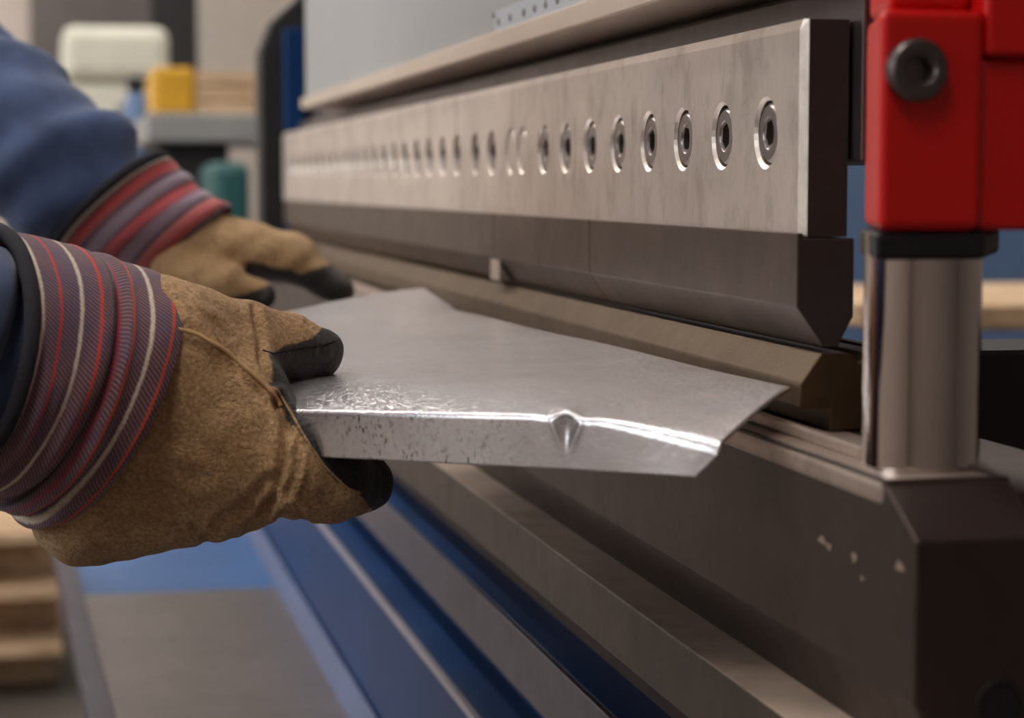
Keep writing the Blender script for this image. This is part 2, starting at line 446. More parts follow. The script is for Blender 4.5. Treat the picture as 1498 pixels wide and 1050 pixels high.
ya, yb = at(729, 400, x=XP).y + .0006, at(716, 400, x=XP).y - .0006
o = prism('spacer_block', [(XP + .0004, zp_b - .0008), (XP + .0004, zp_tip + .001), (XT - .0016, zp_tip + .001)], ya, yb, M['clamp'], None, .0006)
tag(o, 'narrow pale steel spacer block between two punch segments', 'spacer')

# die under the punch
z1_, x1_ = at(1170, 561, x=XP).z, XP
z2_, x2_ = at(1197, 516, x=XT - .003).z, XT - .003
z3_ = at(1200, 607, x=XP).z
zbed = at(1288, 700, x=XB).z
YD = at(1171, 575, x=XP).y
o = prism('die_block', [(x1_, z3_), (x1_, z1_), (x2_, z2_), (x2_ + .012, z2_), (x2_ + .016, z2_ - .004), (x2_ + .020, z2_), (x2_ + .03, z2_), (x2_ + .03, zbed + .0005), (x2_ + .004, zbed + .0005), (x2_ + .004, z3_)], YD, YF, M['die'], None, .0007)
tag(o, 'oily brown steel die block with a sloping front lying under the punch row', 'die')

# bed
YE = at(1294, 702, x=XB).y
XR = at(1478, 700, y=YE).x
zgr = at(1020, 838, x=XB).z                      # lower edge of the bed face
zr_t = at(967, 865, x=.2835).z                   # rail top
corner_lo = at(1342, 900, x=XB)
prof = [(XB, zbed), (XR, zbed), (XR, .50), (.2835, .50), (.2835, zr_t - .012), (XB + .0025, zgr - .002), (XB, zgr)]
bed = None
def bed_mesh():
    # near end: the front corner leans over to the right below the top
    bm = bmesh.new(); k = len(prof)
    yy = [YE, YE, YE, YE, YE, YE, YE]
    a = [bm.verts.new((p[0], YE, p[1])) for p in prof]; b = [bm.verts.new((p[0], YF + .02, p[1])) for p in prof]
    bm.faces.new(a); bm.faces.new(b[::-1])
    for i in range(k): bm.faces.new((a[i], b[i], b[(i + 1) % k], a[(i + 1) % k]))
    return bm
# the face plate runs past the rail with a clipped upper corner
yl = at(1340, 800, x=XB).y
bm = bmesh.new()
face = [(YE, zbed), (YE, zbed - .002), (yl, at(1340, 792, x=XB).z), (yl, .50), (YF + .02, .50), (YF + .02, zbed)]
A = [bm.verts.new((XB, p[0], p[1])) for p in face]; B = [bm.verts.new((XR, p[0], p[1])) for p in face]
bm.faces.new(A); bm.faces.new(B[::-1])
for i in range(6): bm.faces.new((A[i], B[i], B[(i + 1) % 6], A[(i + 1) % 6]))
# foot of the face: recess below zgr is cut by shaping the front lower part
bm.faces.ensure_lookup_table()
geom = list(bm.verts) + list(bm.edges) + list(bm.faces)
res = bmesh.ops.bisect_plane(bm, geom=geom, plane_co=(0, 0, zgr), plane_no=(0, 0, 1))
geom = list(bm.verts) + list(bm.edges) + list(bm.faces)
bmesh.ops.bisect_plane(bm, geom=geom, plane_co=(0, 0, zr_t - .0005), plane_no=(0, 0, 1))
for v in bm.verts:
    if v.co.x < XB + 1e-5 and v.co.z < zgr - .004: v.co.x = .2848
bed = from_bm('bed', bm, M['bed'], press, bevel=.0012)
bed['label'] = 'dark steel bed plate under the sheet'
# ridge on the bed top
cap_h = .010
capx = at(1292, 702, y=YE).x
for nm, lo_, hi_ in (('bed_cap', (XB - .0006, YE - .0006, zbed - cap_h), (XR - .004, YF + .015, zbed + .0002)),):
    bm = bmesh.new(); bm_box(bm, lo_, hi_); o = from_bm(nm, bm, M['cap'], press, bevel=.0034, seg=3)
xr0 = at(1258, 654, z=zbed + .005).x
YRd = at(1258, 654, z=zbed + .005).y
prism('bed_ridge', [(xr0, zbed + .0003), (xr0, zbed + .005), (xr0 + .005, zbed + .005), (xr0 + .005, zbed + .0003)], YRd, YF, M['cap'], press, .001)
# small worn paint chips and a drilled hole on the bed face
chip = paint('bare_metal_chip', srgb(134, 114, 97), .5)
for (u, v, ru, rv) in ((1203, 790, 9, 6), (1213, 799, 6, 6), (1250, 815, 6, 8), (1262, 846, 4, 4), (1317, 829, 9, 8)):
    c = at(u, v, x=XB - .0002); k = c.y / F_PX / 1.0
    bm = bmesh.new(); vs = []
    for i in range(14):
        a = 2 * PI * i / 14; rr = 1 + .25 * math.sin(3 * a + u)
        vs.append(bm.verts.new((XB - .0003, c.y + ru * 3.2 * k * math.cos(a) * rr * .6, c.z + rv * k * math.sin(a) * rr)))
    bm.faces.new(vs); o = from_bm('paint_chip', bm, chip, None); adopt(o, bed)
c = at(1056, 888, x=.2805)
bm = lathe_bm([(.0035, 0), (.0035, .0012), (.0022, .0012), (.0022, -.002), (0, -.002)], 18, 'x'); o = from_bm('drilled_hole', bm, M['black'], None, loc=(.2812, c.y, c.z)); adopt(o, bed)
# bore in the near end of the bed
c = at(1462, 1030, y=YE)
bm = lathe_bm([(.0062, .0002), (.0056, .0002), (.0056, -.0), (0, 0)], 32, 'y')
c2 = at(1462, 1030, y=yl)
R_ = 33 * (c2 - CAM).dot(FWD) / F_PX
bm = lathe_bm([(R_ * 1.12, .0), (R_ * 1.08, .0012), (R_, .0012), (R_, .0004), (0, .0004)], 36, 'y')
o = from_bm('end_bore', bm, M['rubber'], None, loc=(c2.x, c2.y, c2.z)); adopt(o, bed)
# second block beside the bed end
zz2 = at(1490, 722, y=YE).z
box('side_block', (XR + .0005, YE + .002, .5), (XR + .06, YE + .25, zz2), M['bed'], press, .002)

# rail in front of the bed
xrf = at(860, 841, z=zr_t).x
zr_b = at(860, 928, x=xrf).z
rail = prism('front_rail', [(xrf, zr_b), (xrf, zr_t), (.2865, zr_t), (.2865, zr_b)], .55, YF + .02, M['rail'], press, .0008)
rail['label'] = 'worn grey rail along the foot of the bed'
rail.data.materials.append(M['railtop'])  # top face coloured paler, as if lit from above
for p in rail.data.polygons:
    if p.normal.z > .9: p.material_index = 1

# blue apron below the rail
z_s = zr_b - .028
xa = at(774, 930, z=z_s).x
za2 = at(693, 930, x=xa).z
z_s2 = za2 - .03
xa2 = at(600, 930, z=z_s2).x
z_t = z_s2 - .105
apron_prof = [(.30, z_s), (xa, z_s), (xa - .0005, za2), (xa + .022, za2 - .004), (xa + .022, z_s2 + .001), (xa2, z_s2), (xa2 - .001, z_t), (.30, z_t)]
prism('blue_apron', apron_prof, .5, YF + .03, M['blue'], press, .0015, 3)
o = prism('apron_flange', [(xa - .0035, za2), (xa - .0035, z_s + .0004), (xa - .0009, z_s + .0004), (xa - .0009, za2)], .5, YF + .02, M['flange'], press, .0006)
prism('apron_lip_highlight', [(xa2 - .0012, z_s2 - .004), (xa2 - .0012, z_s2 + .0008), (xa2 + .003, z_s2 + .0008), (xa2 - .0008, z_s2 - .004)], .5, YF + .02, M['lip'], press, .0004)  # pale strip paints the highlight on the apron edge
# side frames
fx0 = at(383, 200, y=YF + .02).x
sf = prism('side_frame', [(0, 0)] * 0 or [(fx0, .0), (fx0, at(383, 75, y=YF + .03).z), (at(398, 30, y=YF + .03).x, at(398, 30, y=YF + .03).z), (at(440, 0, y=YF + .03).x, at(440, -8, y=YF + .03).z), (.40, 1.75), (.60, 1.75), (.60, 0)], YF + .035, YF + .10, M['dark'], press, .004)
bp0, bp1 = at(417, 192, y=YF + .012), at(443, 42, y=YF + .012)
box('blue_plate', (bp0.x, YF + .003, bp0.z), (bp1.x, YF + .034, bp1.z), M['blue'], press, .002)
bp0, bp1 = at(415, 365, y=YF + .012), at(452, 330, y=YF + .012)
box('blue_plate', (bp0.x, YF + .021, bp0.z), (bp1.x, YF + .034, bp1.z), M['blue'], press, .002)
bp0, bp1 = at(446, 398, y=YF - .1), at(520, 352, y=YF - .1)
# near frame column behind the guide
cz = at(1480, 545, y=YE + .14).z
box('side_frame', (XBM + .072, YE + .26, 0), (XBM + .5, YE + .32, cz), M['dark'], press, .003)
box('back_plate', (.345, YE + .10, .5), (.352, YF, at(1245, 500, x=.345).z), M['dark'], press, .001)

# guide pillar, collar and red block
XRD = .287
YR = YE + .006; zrb = at(1290, 338, y=YR).z
zrt = at(1300, 12, y=YR).z
xst = at(1440, 200, y=YR).x
DR = .062
def zprism(name, plan, z0, z1, mat, parent, bevel=.003, seg=4, smooth=True):
    bm = bmesh.new(); a = [bm.verts.new((p[0], p[1], z0)) for p in plan]; b = [bm.verts.new((p[0], p[1], z1)) for p in plan]; k = len(plan)
    bm.faces.new(a); bm.faces.new(b[::-1])
    for i in range(k): bm.faces.new((a[i], a[(i + 1) % k], b[(i + 1) % k], b[i]))
    o = from_bm(name, bm, mat, None, bevel=bevel, seg=seg); adopt(o, parent); return o
xn, xk = at(1286, 200, y=YR).x, at(1266, 200, y=YR + DR).x
red = zprism('red_guide_block', [(xn, YR), (xst, YR), (xst, YR + DR), (xk, YR + DR)], zrb, zrt, M['red'], press, .0035, 4)
red['label'] = 'glossy red guide block'
zln = at(1460, 84, y=YR).z
o = box('block_body', (xst + .0003, YR + .004, zrb), (xst + .08, YR + DR + .02, zln), M['red'], None, .002); adopt(o, red)
o = box('block_cover', (xst + .0003, YR + .0005, zln + .0004), (xst + .08, YR + DR + .02, zrt + .10), M['red'], None, .002); adopt(o, red)
o = zprism('block_cover', [(at(1300, 0, y=YR + .012).x, YR + .012), (xst, YR + .012), (xst, YR + DR), (at(1272, 0, y=YR + DR).x, YR + DR)], zrt + .0004, zrt + .10, M['red'], red, .003)
c = at(1337, 103, y=YR); R_ = 46 * (c - CAM).dot(FWD) / F_PX
bm = bolt_bm(R_, .006, R_ * .46, .0052); bmesh.ops.rotate(bm, verts=bm.verts, matrix=Matrix.Rotation(PI / 2, 3, 'X'))
o = from_bm('socket_bolt', bm, metal('grey_oxide_bolt', srgb(112, 104, 104), .38, .1, .1, None, .1), None, loc=(c.x, c.y - .0056, c.z), smooth=True); o.data.set_sharp_from_angle(angle=math.radians(35)); adopt(o, red)
zprism('collar', [(at(1280, 360, y=YR + .002).x, YR + .002), (at(1440, 360, y=YR + .002).x, YR + .002), (at(1462, 360, y=YR + DR).x, YR + DR), (at(1256, 360, y=YR + DR).x, YR + DR)], at(1300, 381, y=YR).z, zrb - .0003, M['rubber'], press, .002)
pc = at(1348, 600, y=YR + .024); prad = 85 * (pc - CAM).dot(FWD) / F_PX
bm = lathe_bm([(0, zbed + .0004), (prad * 1.0, zbed + .0004), (prad, zrb - .001), (0, zrb - .001)], 96)
o = from_bm('guide_pillar', bm, M['chrome'], None, loc=(pc.x, YR + .0245, 0), smooth=True); o.data.set_sharp_from_angle(angle=math.radians(40)); adopt(o, press)
o['label'] = 'polished steel guide pillar'
# catch tray at the foot of the apron
def tr(u, v): return at(u, v, z=z_t)
yN, yFt = .75, YF - .05
pN, pF = tr(163, 1050), tr(109, 836)
xe = lambda yy: pF.x + (pN.x - pF.x) * (yy - pF.y) / (pN.y - pF.y)
tray = thing('catch_tray', 'shallow blue metal tray under the machine apron, below the near glove', 'tray', (.12, 1.4, z_t - .06))
def quadprism(name, pts_near, pts_far, mat, parent, bevel):
    bm = bmesh.new(); a = [bm.verts.new(p) for p in pts_near]; b = [bm.verts.new(p) for p in pts_far]; k = len(a)
    bm.faces.new(a); bm.faces.new(b[::-1])
    for i in range(k): bm.faces.new((a[i], b[i], b[(i + 1) % k], a[(i + 1) % k]))
    return from_bm(name, bm, mat, parent, bevel=bevel)
zt0 = z_t - .002
def sec(yy, prof_): return [(x, yy, z) for x, z in prof_]
fl = lambda yy: [(xe(yy) + .004, zt0 - .012), (xa2 - .003, zt0 - .012), (xa2 - .003, zt0 - .009), (xe(yy) + .004, zt0 - .009)]
M['traym'] = metal('blue_grey_tray_metal', srgb(150, 142, 140), .34, .1, .1, None, .1, (1, 1, 1), .8)
tray_m = M['traym']
quadprism('tray_floor', sec(yN, fl(yN)), sec(2.25, fl(2.25)), tray_m, tray, .0005)
quadprism('tray_floor', sec(2.2505, fl(2.2505)), sec(yFt, fl(yFt)), paint('light_blue_tray_paint', srgb(62, 100, 152), .4), tray, .0005)
lw = lambda yy: [(xe(yy) - .016, zt0 - .03), (xe(yy) - .013, zt0 - .03), (xe(yy) - .013, zt0 - .002), (xe(yy) + .0035, zt0 - .002), (xe(yy) + .0035, zt0 + .001), (xe(yy) - .016, zt0 + .001)]
quadprism('tray_rim', sec(yN, lw(yN)), sec(yFt, lw(yFt)), M['flange'], tray, .0008)
rw = lambda yy: [(xa2 - .014, zt0 - .0085), (xa2 - .0025, zt0 - .0085), (xa2 - .0025, zt0 + .014), (xa2 - .006, zt0 + .014)]
quadprism('tray_wall', sec(yN, rw(yN)), sec(yFt, rw(yFt)), paint('grey_blue_tray_paint', srgb(70, 86, 124), .4), tray, .0015)  # wall in a paler, greyer blue than the apron
for yy in (.95, 2.3):
    box('tray_bracket', (xe(yy) + .01, yy, zt0 - .06), (.282, yy + .03, zt0 - .0125), M['dark'], tray, .001)
# base of the machine under the apron
prism('base_frame', [(.30, 0), (.30, zr_b - .0005), (.60, zr_b - .0005), (.60, 0)], YE + .33, YF + .03, M['dark'], press, .002)

# ------------------------------------------------------------------ the sheet
tilt = .032
def z_main(x): return 1.1 - S * (.058 + tilt * (.2085 - x / S))
nS = Vector((-tilt, 0, 1)).normalized(); pS = Vector((XP, 1, z_main(XP)))
A_ = on_plane(1165, 565, pS, nS); E_ = on_plane(623, 443, pS, nS); D_ = on_plane(398, 474, pS, nS)
A_.x = min(A_.x, XP - .0022); E_.x = min(E_.x, XP - .002)
B_ = at(1062, 609, depth=.79); C_ = at(422, 597.5, depth=.905)
edge = (C_ - B_); LE = Vector((edge.x, edge.y, 0)).length
zsag = 31 * .79 / F_PX
nfl = Vector((-edge.y, edge.x, 0)).normalized()
if nfl.dot(Vector((0, -1, 0))) < 0: nfl = -nfl
b1 = on_plane(480, 668, B_, nfl); b2 = on_plane(1025, 695, B_, nfl)
edir = Vector((edge.x, edge.y, 0)).normalized()
l1, l2 = (b1 - B_).dot(edir), (b2 - B_).dot(edir)
def zbottom(l): return b2.z + (b1.z - b2.z) * (l - l2) / (l1 - l2)
dent_l = (on_plane(833, 606, B_, nfl) - B_).dot(edir)
def sm(t): t = max(0, min(1, t)); return t * t * (3 - 2 * t)
def sheet_mesh():
    bm = bmesh.new(); ns, nt, nq = 240, 90, 26
    fa = bm.verts.layers.float.new('flange')
    sE = .78
    creA, creB = on_plane(694, 450, pS, nS), on_plane(470, 496, pS, nS)
    cd = Vector((creB.x - creA.x, creB.y - creA.y, 0)).normalized(); cn = Vector((-cd.y, cd.x, 0))
    if cn.dot(E_ - creA) < 0: cn = -cn
    qE = (E_ - creA).dot(cn); dED = (D_ - E_); LED = dED.length; dED = dED / LED; zlip = 24 * (E_ - CAM).dot(FWD) / F_PX
    def front(s):
        p = B_ + edge * s
        return p
    def sagf(s): return zsag * (max(0, 1 - s / .36)) ** 1.7
    def bumpf(s):
        d = (s * LE - dent_l) / .0042
        return .0019 * math.exp(-d * d) - .0007 * math.exp(-((abs(d) - 2.2) / 1.0) ** 2)
    def surf(s, t):
        f = front(s); b = A_ + (E_ - A_) * (s / sE) if s < sE else E_ + (D_ - E_) * ((s - sE) / (1 - sE))
        p = f + (b - f) * t
        L = (Vector((b.x - f.x, b.y - f.y, 0))).length; d = t * L
        ex = z_main(f.x) - f.z
        w = max(0, 1 - d / .085) ** 2
        z = z_main(p.x) - ex * w - sagf(s) * max(0, 1 - t) ** 1.15 + bumpf(s) * math.exp(-d / .006)
        # far lip bent up beyond the crease
        q = (p - creA).dot(cn)
        if q > 0: z += zlip * sm(q / .012) * q / qE * (1 - .62 * max(0, min(1, ((p - E_).dot(dED)) / LED)))
        z += .0004 * math.sin(p.y * 24 + p.x * 30) * t
        return Vector((p.x, p.y, z))
    ts = [(j / nt) ** 1.6 for j in range(nt + 1)]
    grid = []
    rb_ = .0024
    for i in range(ns + 1):
        s = i / ns; col = []
        l = s * LE
        top = surf(s, 0)
        # flange, bottom to top
        zb_ = zbottom(max(l, l2))
        h = top.z - zb_
        slant = .0095 * max(0, 1 - l / .05) ** 1.0 if l < .05 else 0
        rr = rb_ * (1 + 1.5 * sm(1 - s / .36))
        for j in range(nq):
            q = 1 - j / (nq - 1)                       # 1 bottom .. 0 top
            zz = q * (h - rr)
            pos = top + edir * slant * q + nfl * (rr) + Vector((0, 0, -rr - zz))
            d = (l - dent_l); wq = math.exp(-((zz - .004) / .007) ** 2)
            wid = .0045 * max(.25, 1 - zz / .018)
            pos -= nfl * (.0011 * math.exp(-(d / wid) ** 2) * wq)
            pos += nfl * (.0005 * math.exp(-((abs(d) - wid * 1.55) / .0011) ** 2) * wq)
            col.append((pos, .5 + .5 * sm((s - .32) / .3)))
        for k in range(1, 5):
            a = PI / 2 * k / 5
            col.append((top + nfl * (rr * math.cos(a)) + Vector((0, 0, -rr + rr * math.sin(a))), (1 - k / 5) * .5))
        for t in ts: col.append((surf(s, t), 0.0))
        row = []
        for p, fval in col:
            v = bm.verts.new(p); v[fa] = fval; row.append(v)
        grid.append(row)
    for r0, r1 in zip(grid, grid[1:]):
        for j in range(len(r0) - 1): bm.faces.new((r0[j], r0[j + 1], r1[j + 1], r1[j]))
    return bm
bm = sheet_mesh()
bmesh.ops.recalc_face_normals(bm, faces=bm.faces)
up = sum((f.normal.z * f.calc_area() for f in bm.faces))
if up < 0: bmesh.ops.reverse_faces(bm, faces=bm.faces)
me = bpy.data.meshes.new('sheet_metal'); bm.to_mesh(me); bm.free()
sheet = link('sheet_metal', me, M['sheet'], None, smooth=True)
sd = sheet.modifiers.new('thickness', 'SOLIDIFY'); sd.thickness = .0016; sd.offset = -1
tag(sheet, 'bare grey steel sheet with a folded dented front edge held by both gloves', 'metal sheet')

# ------------------------------------------------------------------ gloves (signed-distance sculpting)
def smin(a, b, k):
    h = np.clip(.5 + .5 * (b - a) / k, 0, 1)
    return b + (a - b) * h - k * h * (1 - h)
def cone(P, a, b, ra, rb):
    a = np.array(a, float); b = np.array(b, float); ab = b - a
    t = np.clip(((P - a) @ ab) / max(1e-9, ab @ ab), 0, 1)
    return np.linalg.norm(P - (a + t[..., None] * ab), axis=-1) - (ra + (rb - ra) * t)
def surface_nets(f, origin, h):
    nx, ny, nz = f.shape
    inside = f < 0
    c = np.zeros((nx - 1, ny - 1, nz - 1, 3)); cnt = np.zeros((nx - 1, ny - 1, nz - 1))
    offs = [(i, j, k) for i in (0, 1) for j in (0, 1) for k in (0, 1)]
    sl = lambda o: (slice(o[0], nx - 1 + o[0]), slice(o[1], ny - 1 + o[1]), slice(o[2], nz - 1 + o[2]))
    for a in offs:
        for ax in range(3):
            if a[ax]: continue
            b = list(a); b[ax] = 1
            fa, fb = f[sl(a)], f[sl(b)]
            mk = (fa < 0) != (fb < 0)
            t = np.where(mk, fa / np.where(fa == fb, 1, fa - fb), 0)
            for q in range(3):
                c[..., q] += mk * (a[q] + (t if q == ax else 0))
            cnt += mk
    act = cnt > 0
    idx = -np.ones(act.shape, int); idx[act] = np.arange(act.sum())
    ii = np.argwhere(act)
    V = (ii + c[act] / cnt[act][:, None]) * h + np.array(origin)
    faces = []
    for ax in range(3):
        o1, o2 = [(1, 2), (2, 0), (0, 1)][ax]
        fa = inside; n = [nx, ny, nz]
        s0 = [slice(1, n[q] - 1) for q in range(3)]; s1 = list(s0)
        s0[ax] = slice(0, n[ax] - 1); s1[ax] = slice(1, n[ax])
        A, B = fa[tuple(s0)], fa[tuple(s1)]
        ch = np.argwhere(A != B)
        base = ch + np.array([0 if q == ax else 1 for q in range(3)])
        flip = A[tuple(ch.T)]
        def cell(d1, d2):
            q = base.copy(); q[:, o1] -= d1; q[:, o2] -= d2
            return idx[tuple(q.T)]
        quad = np.stack([cell(1, 1), cell(0, 1), cell(0, 0), cell(1, 0)], 1)
        quad[~flip] = quad[~flip][:, ::-1]
        faces.append(quad)
    return V, np.concatenate(faces)
def sculpt(prims, lo, hi, h):
    ax = [np.arange(lo[q], hi[q] + h, h) for q in range(3)]
    P = np.stack(np.meshgrid(*ax, indexing='ij'), -1)
    d = None
    for (a, b, ra, rb, k) in prims:
        e = cone(P, a, b, ra, rb)
        d = e if d is None else smin(d, e, k)
    return surface_nets(d, lo, h)
def poly_sd(p, poly):
    """signed distance to a 2-D polygon (negative inside)"""
    poly = np.array(poly, float); n = len(poly)
    d = np.full(len(p), 1e9); ins = np.zeros(len(p), bool)
    for i in range(n):
        a, b = poly[i], poly[(i + 1) % n]; e = b - a; w = p - a
        t = np.clip((w @ e) / (e @ e), 0, 1); d = np.minimum(d, np.linalg.norm(w - t[:, None] * e, axis=1))
        c1 = (a[1] <= p[:, 1]) != (b[1] <= p[:, 1])
        with np.errstate(divide='ignore', invalid='ignore'):
            xx = a[0] + (p[:, 1] - a[1]) * e[0] / (e[1] if abs(e[1]) > 1e-9 else 1e-9)
        ins ^= c1 & (p[:, 0] < xx)
    return np.where(ins, -d, d)
def line_d(p, line):
    line = np.array(line, float); d = np.full(len(p), 1e9)
    for a, b in zip(line, line[1:]):
        e = b - a; w = p - a; t = np.clip((w @ e) / (e @ e), 0, 1)
        d = np.minimum(d, np.linalg.norm(w - t[:, None] * e, axis=1))
    return d
def vnormals(V, F):
    n = np.cross(V[F[:, 2]] - V[F[:, 0]], V[F[:, 3]] - V[F[:, 1]])
    N = np.zeros_like(V)
    for k in range(4): np.add.at(N, F[:, k], n)
    return N / np.maximum(1e-9, np.linalg.norm(N, axis=1))[:, None]
def smooth_mesh(V, F, it=2, lam=.5):
    e = np.concatenate([F[:, [0, 1]], F[:, [1, 2]], F[:, [2, 3]], F[:, [3, 0]]])
    for _ in range(it):
        acc = np.zeros_like(V); c = np.zeros(len(V))
        np.add.at(acc, e[:, 0], V[e[:, 1]]); np.add.at(acc, e[:, 1], V[e[:, 0]])
        np.add.at(c, e[:, 0], 1); np.add.at(c, e[:, 1], 1)
        V = V + lam * (acc / c[:, None] - V)
    return V
class Frame:
    """local hand space: a to the right, b down, c away; unit k metres at the hand's own distance"""
    def __init__(s, Z0): s.Z0 = Z0; s.k = Z0 / F_PX
    def w(s, p):
        return at(p[0], p[1], depth=s.Z0 + p[2] * s.k)
    def arr(s, V): return [tuple(s.w(v)) for v in V]
def build_mesh(name, verts, faces, mat, parent, attr=None):
    me = bpy.data.meshes.new(name); me.from_pydata(verts, [], [tuple(int(i) for i in f) for f in faces])
    if attr is not None:
        a = me.attributes.new('palm', 'FLOAT', 'POINT'); a.data.foreach_set('value', np.array(attr, dtype=np.float32))
    me.update()
    bm = bmesh.new(); bm.from_mesh(me); bmesh.ops.recalc_face_normals(bm, faces=bm.faces); bm.to_mesh(me); bm.free()
    return link(name, me, mat, parent, smooth=True)

HAND = Frame(.92)
near_prims = [
    # palm and heel
    ((60, 545, -40), (200, 560, 20), 118, 132, 10),
    ((200, 548, 20), (318, 590, 20), 140, 108, 40),
    ((128, 742, 40), (300, 700, 30), 88, 92, 45),
    ((300, 640, 20), (345, 670, 40), 112, 102, 40),
    ((200, 640, 30), (320, 650, 50), 130, 110, 40),
    # thumb
    ((255, 500, 5), (350, 500, 75), 92, 60, 35),
    ((350, 500, 75), (425, 510, 136), 58, 50, 20),
    ((425, 510, 136), (465, 517, 154), 49, 38, 12),
    # index finger curling under the sheet
    ((355, 650, 0), (425, 678, -25), 95, 76, 30),
    ((425, 678, -25), (478, 700, -5), 74, 66, 16),
    ((478, 700, -5), (512, 708, 30), 64, 48, 14),
    # middle, ring, little finger behind it
    ((350, 650, 80), (440, 690, 85), 80, 66, 22), ((440, 690, 85), (530, 705, 95), 62, 46, 14),
    ((340, 650, 160), (430, 690, 170), 76, 62, 22), ((430, 690, 170), (515, 702, 180), 58, 44, 14),
    ((330, 650, 230), (415, 685, 245), 70, 56, 22), ((415, 685, 245), (480, 698, 255), 52, 40, 14),
    ((250, 610, 100), (340, 645, 200), 110, 78, 40),
]
V, F = sculpt(near_prims, (-80, 370, -240), (600, 870, 330), 4.0)
V = smooth_mesh(V, F, 4)
N = vnormals(V, F)
front_f = np.clip((-N[:, 2] + .25) * 1.6, 0, 1)
p2 = V[:, :2]
disp = np.zeros(len(V))
def crease(line, depth, w, ridge=0.0):
    global disp
    d = line_d(p2, line)
    disp += front_f * (-depth * np.exp(-(d / w) ** 2) + ridge * np.exp(-((d - w * 2.0) / (w * 1.0)) ** 2))
crease([(262, 486), (310, 505), (350, 535), (385, 562), (405, 585)], -4, 6, 0)
crease([(262, 498), (308, 517), (345, 546), (380, 575)], 2.5, 6, 0)
crease([(405, 585), (418, 620), (416, 680), (402, 722), (385, 745)], 13, 7, 5)
crease([(420, 610), (436, 650), (432, 690), (420, 720)], 9, 6, 4)
crease([(412, 752), (432, 740), (445, 765)], 9, 6, 4)
crease([(395, 700), (365, 735), (330, 755), (305, 790)], 7, 8, 3)
crease([(400, 735), (370, 760), (360, 790)], 6, 6, 3)
crease([(285, 770), (300, 790), (296, 806)], 6, 6, 2)
crease([(372, 452), (380, 490), (384, 530), (400, 560)], 6, 6, 3)
crease([(255, 640), (300, 650), (340, 690)], 2.5, 14, 1)
crease([(230, 670), (260, 690), (300, 700)], 2.5, 12, 1)
crease([(300, 440), (330, 455), (350, 480)], 2, 7, 1)
crease([(280, 455), (310, 470), (335, 492)], 2, 7, 1)
crease([(450, 470), (470, 490), (472, 515)], 3.5, 5, 3)
crease([(440, 640), (452, 690), (446, 730)], 2.5, 8, 1)
rngn = np.sin(V[:, 0] * .055 + V[:, 1] * .03) * np.sin(V[:, 1] * .06 - V[:, 2] * .04) * 1.6 + np.sin(V[:, 0] * .13 - V[:, 1] * .09) * .7
V = V + N * (disp + rngn)[:, None]
V = smooth_mesh(V, F, 1, .4)
dark1 = [(404, 566), (392, 520), (415, 506), (450, 498), (468, 484), (480, 466), (520, 470), (520, 560), (430, 575)]
dark2 = [(392, 556), (415, 560), (445, 590), (475, 640), (500, 668), (580, 655), (580, 742), (552, 756), (527, 724), (490, 702), (458, 660), (428, 620)]
m1 = np.clip(.5 - poly_sd(p2, dark1) / 14, 0, 1); m2 = np.clip(.5 - poly_sd(p2, dark2) / 10, 0, 1)
palm = np.maximum(m1, m2)
palm = np.maximum(palm, np.clip((V[:, 2] - 150) / 60, 0, 1) * np.clip((V[:, 0] - 380) / 30, 0, 1))
person = thing('person', 'person in a navy work jacket and tan leather gloves holding the steel sheet', 'person', (-.5, 1.18, 0))
near_glove = build_mesh('work_glove', HAND.arr(V), F, M['glove'], person, palm)
near_glove['label'] = 'tan suede glove with dark worn fingertips in focus'
# seam welt and stitched edge drawn onto the glove surface
bvh = BVHTree.FromPolygons([Vector(p) for p in HAND.arr(V)], [tuple(int(i) for i in f) for f in F])
def drape(pts, lift=.0002, n=10):
    out = []
    for (a, b) in zip(pts, pts[1:]):
        for i in range(n):
            t = i / n; u, v = a[0] + (b[0] - a[0]) * t, a[1] + (b[1] - a[1]) * t
            d = ray(u, v).normalized(); h = bvh.ray_cast(CAM + d * .3, d)
            if h[0] is not None and h[3] < .75: out.append(h[0] - d * lift)
    return out
def seam(name, pts, r, mat):
    p = drape(pts)
    if len(p) > 3:
        q = [p[0]] + [(p[i - 1] + p[i] + p[i + 1]) / 3 for i in range(1, len(p) - 1)] + [p[-1]]
        o = tube(name, q, r, mat, None, 6); adopt(o, near_glove)
seam('seam_welt', [(259, 481), (290, 489), (325, 510), (355, 534), (382, 558), (402, 578), (412, 596)], .0011, M['seam'])
seam('seam_welt', [(384, 512), (400, 517), (430, 512), (455, 508), (478, 504), (492, 498)], .0004, M['black'])
seam('seam_welt', [(404, 568), (424, 600), (446, 640), (476, 684), (508, 714), (530, 722)], .0006, M['glove'])
seam('seam_welt', [(410, 756), (425, 762), (445, 769), (470, 772)], .0005, M['black'])

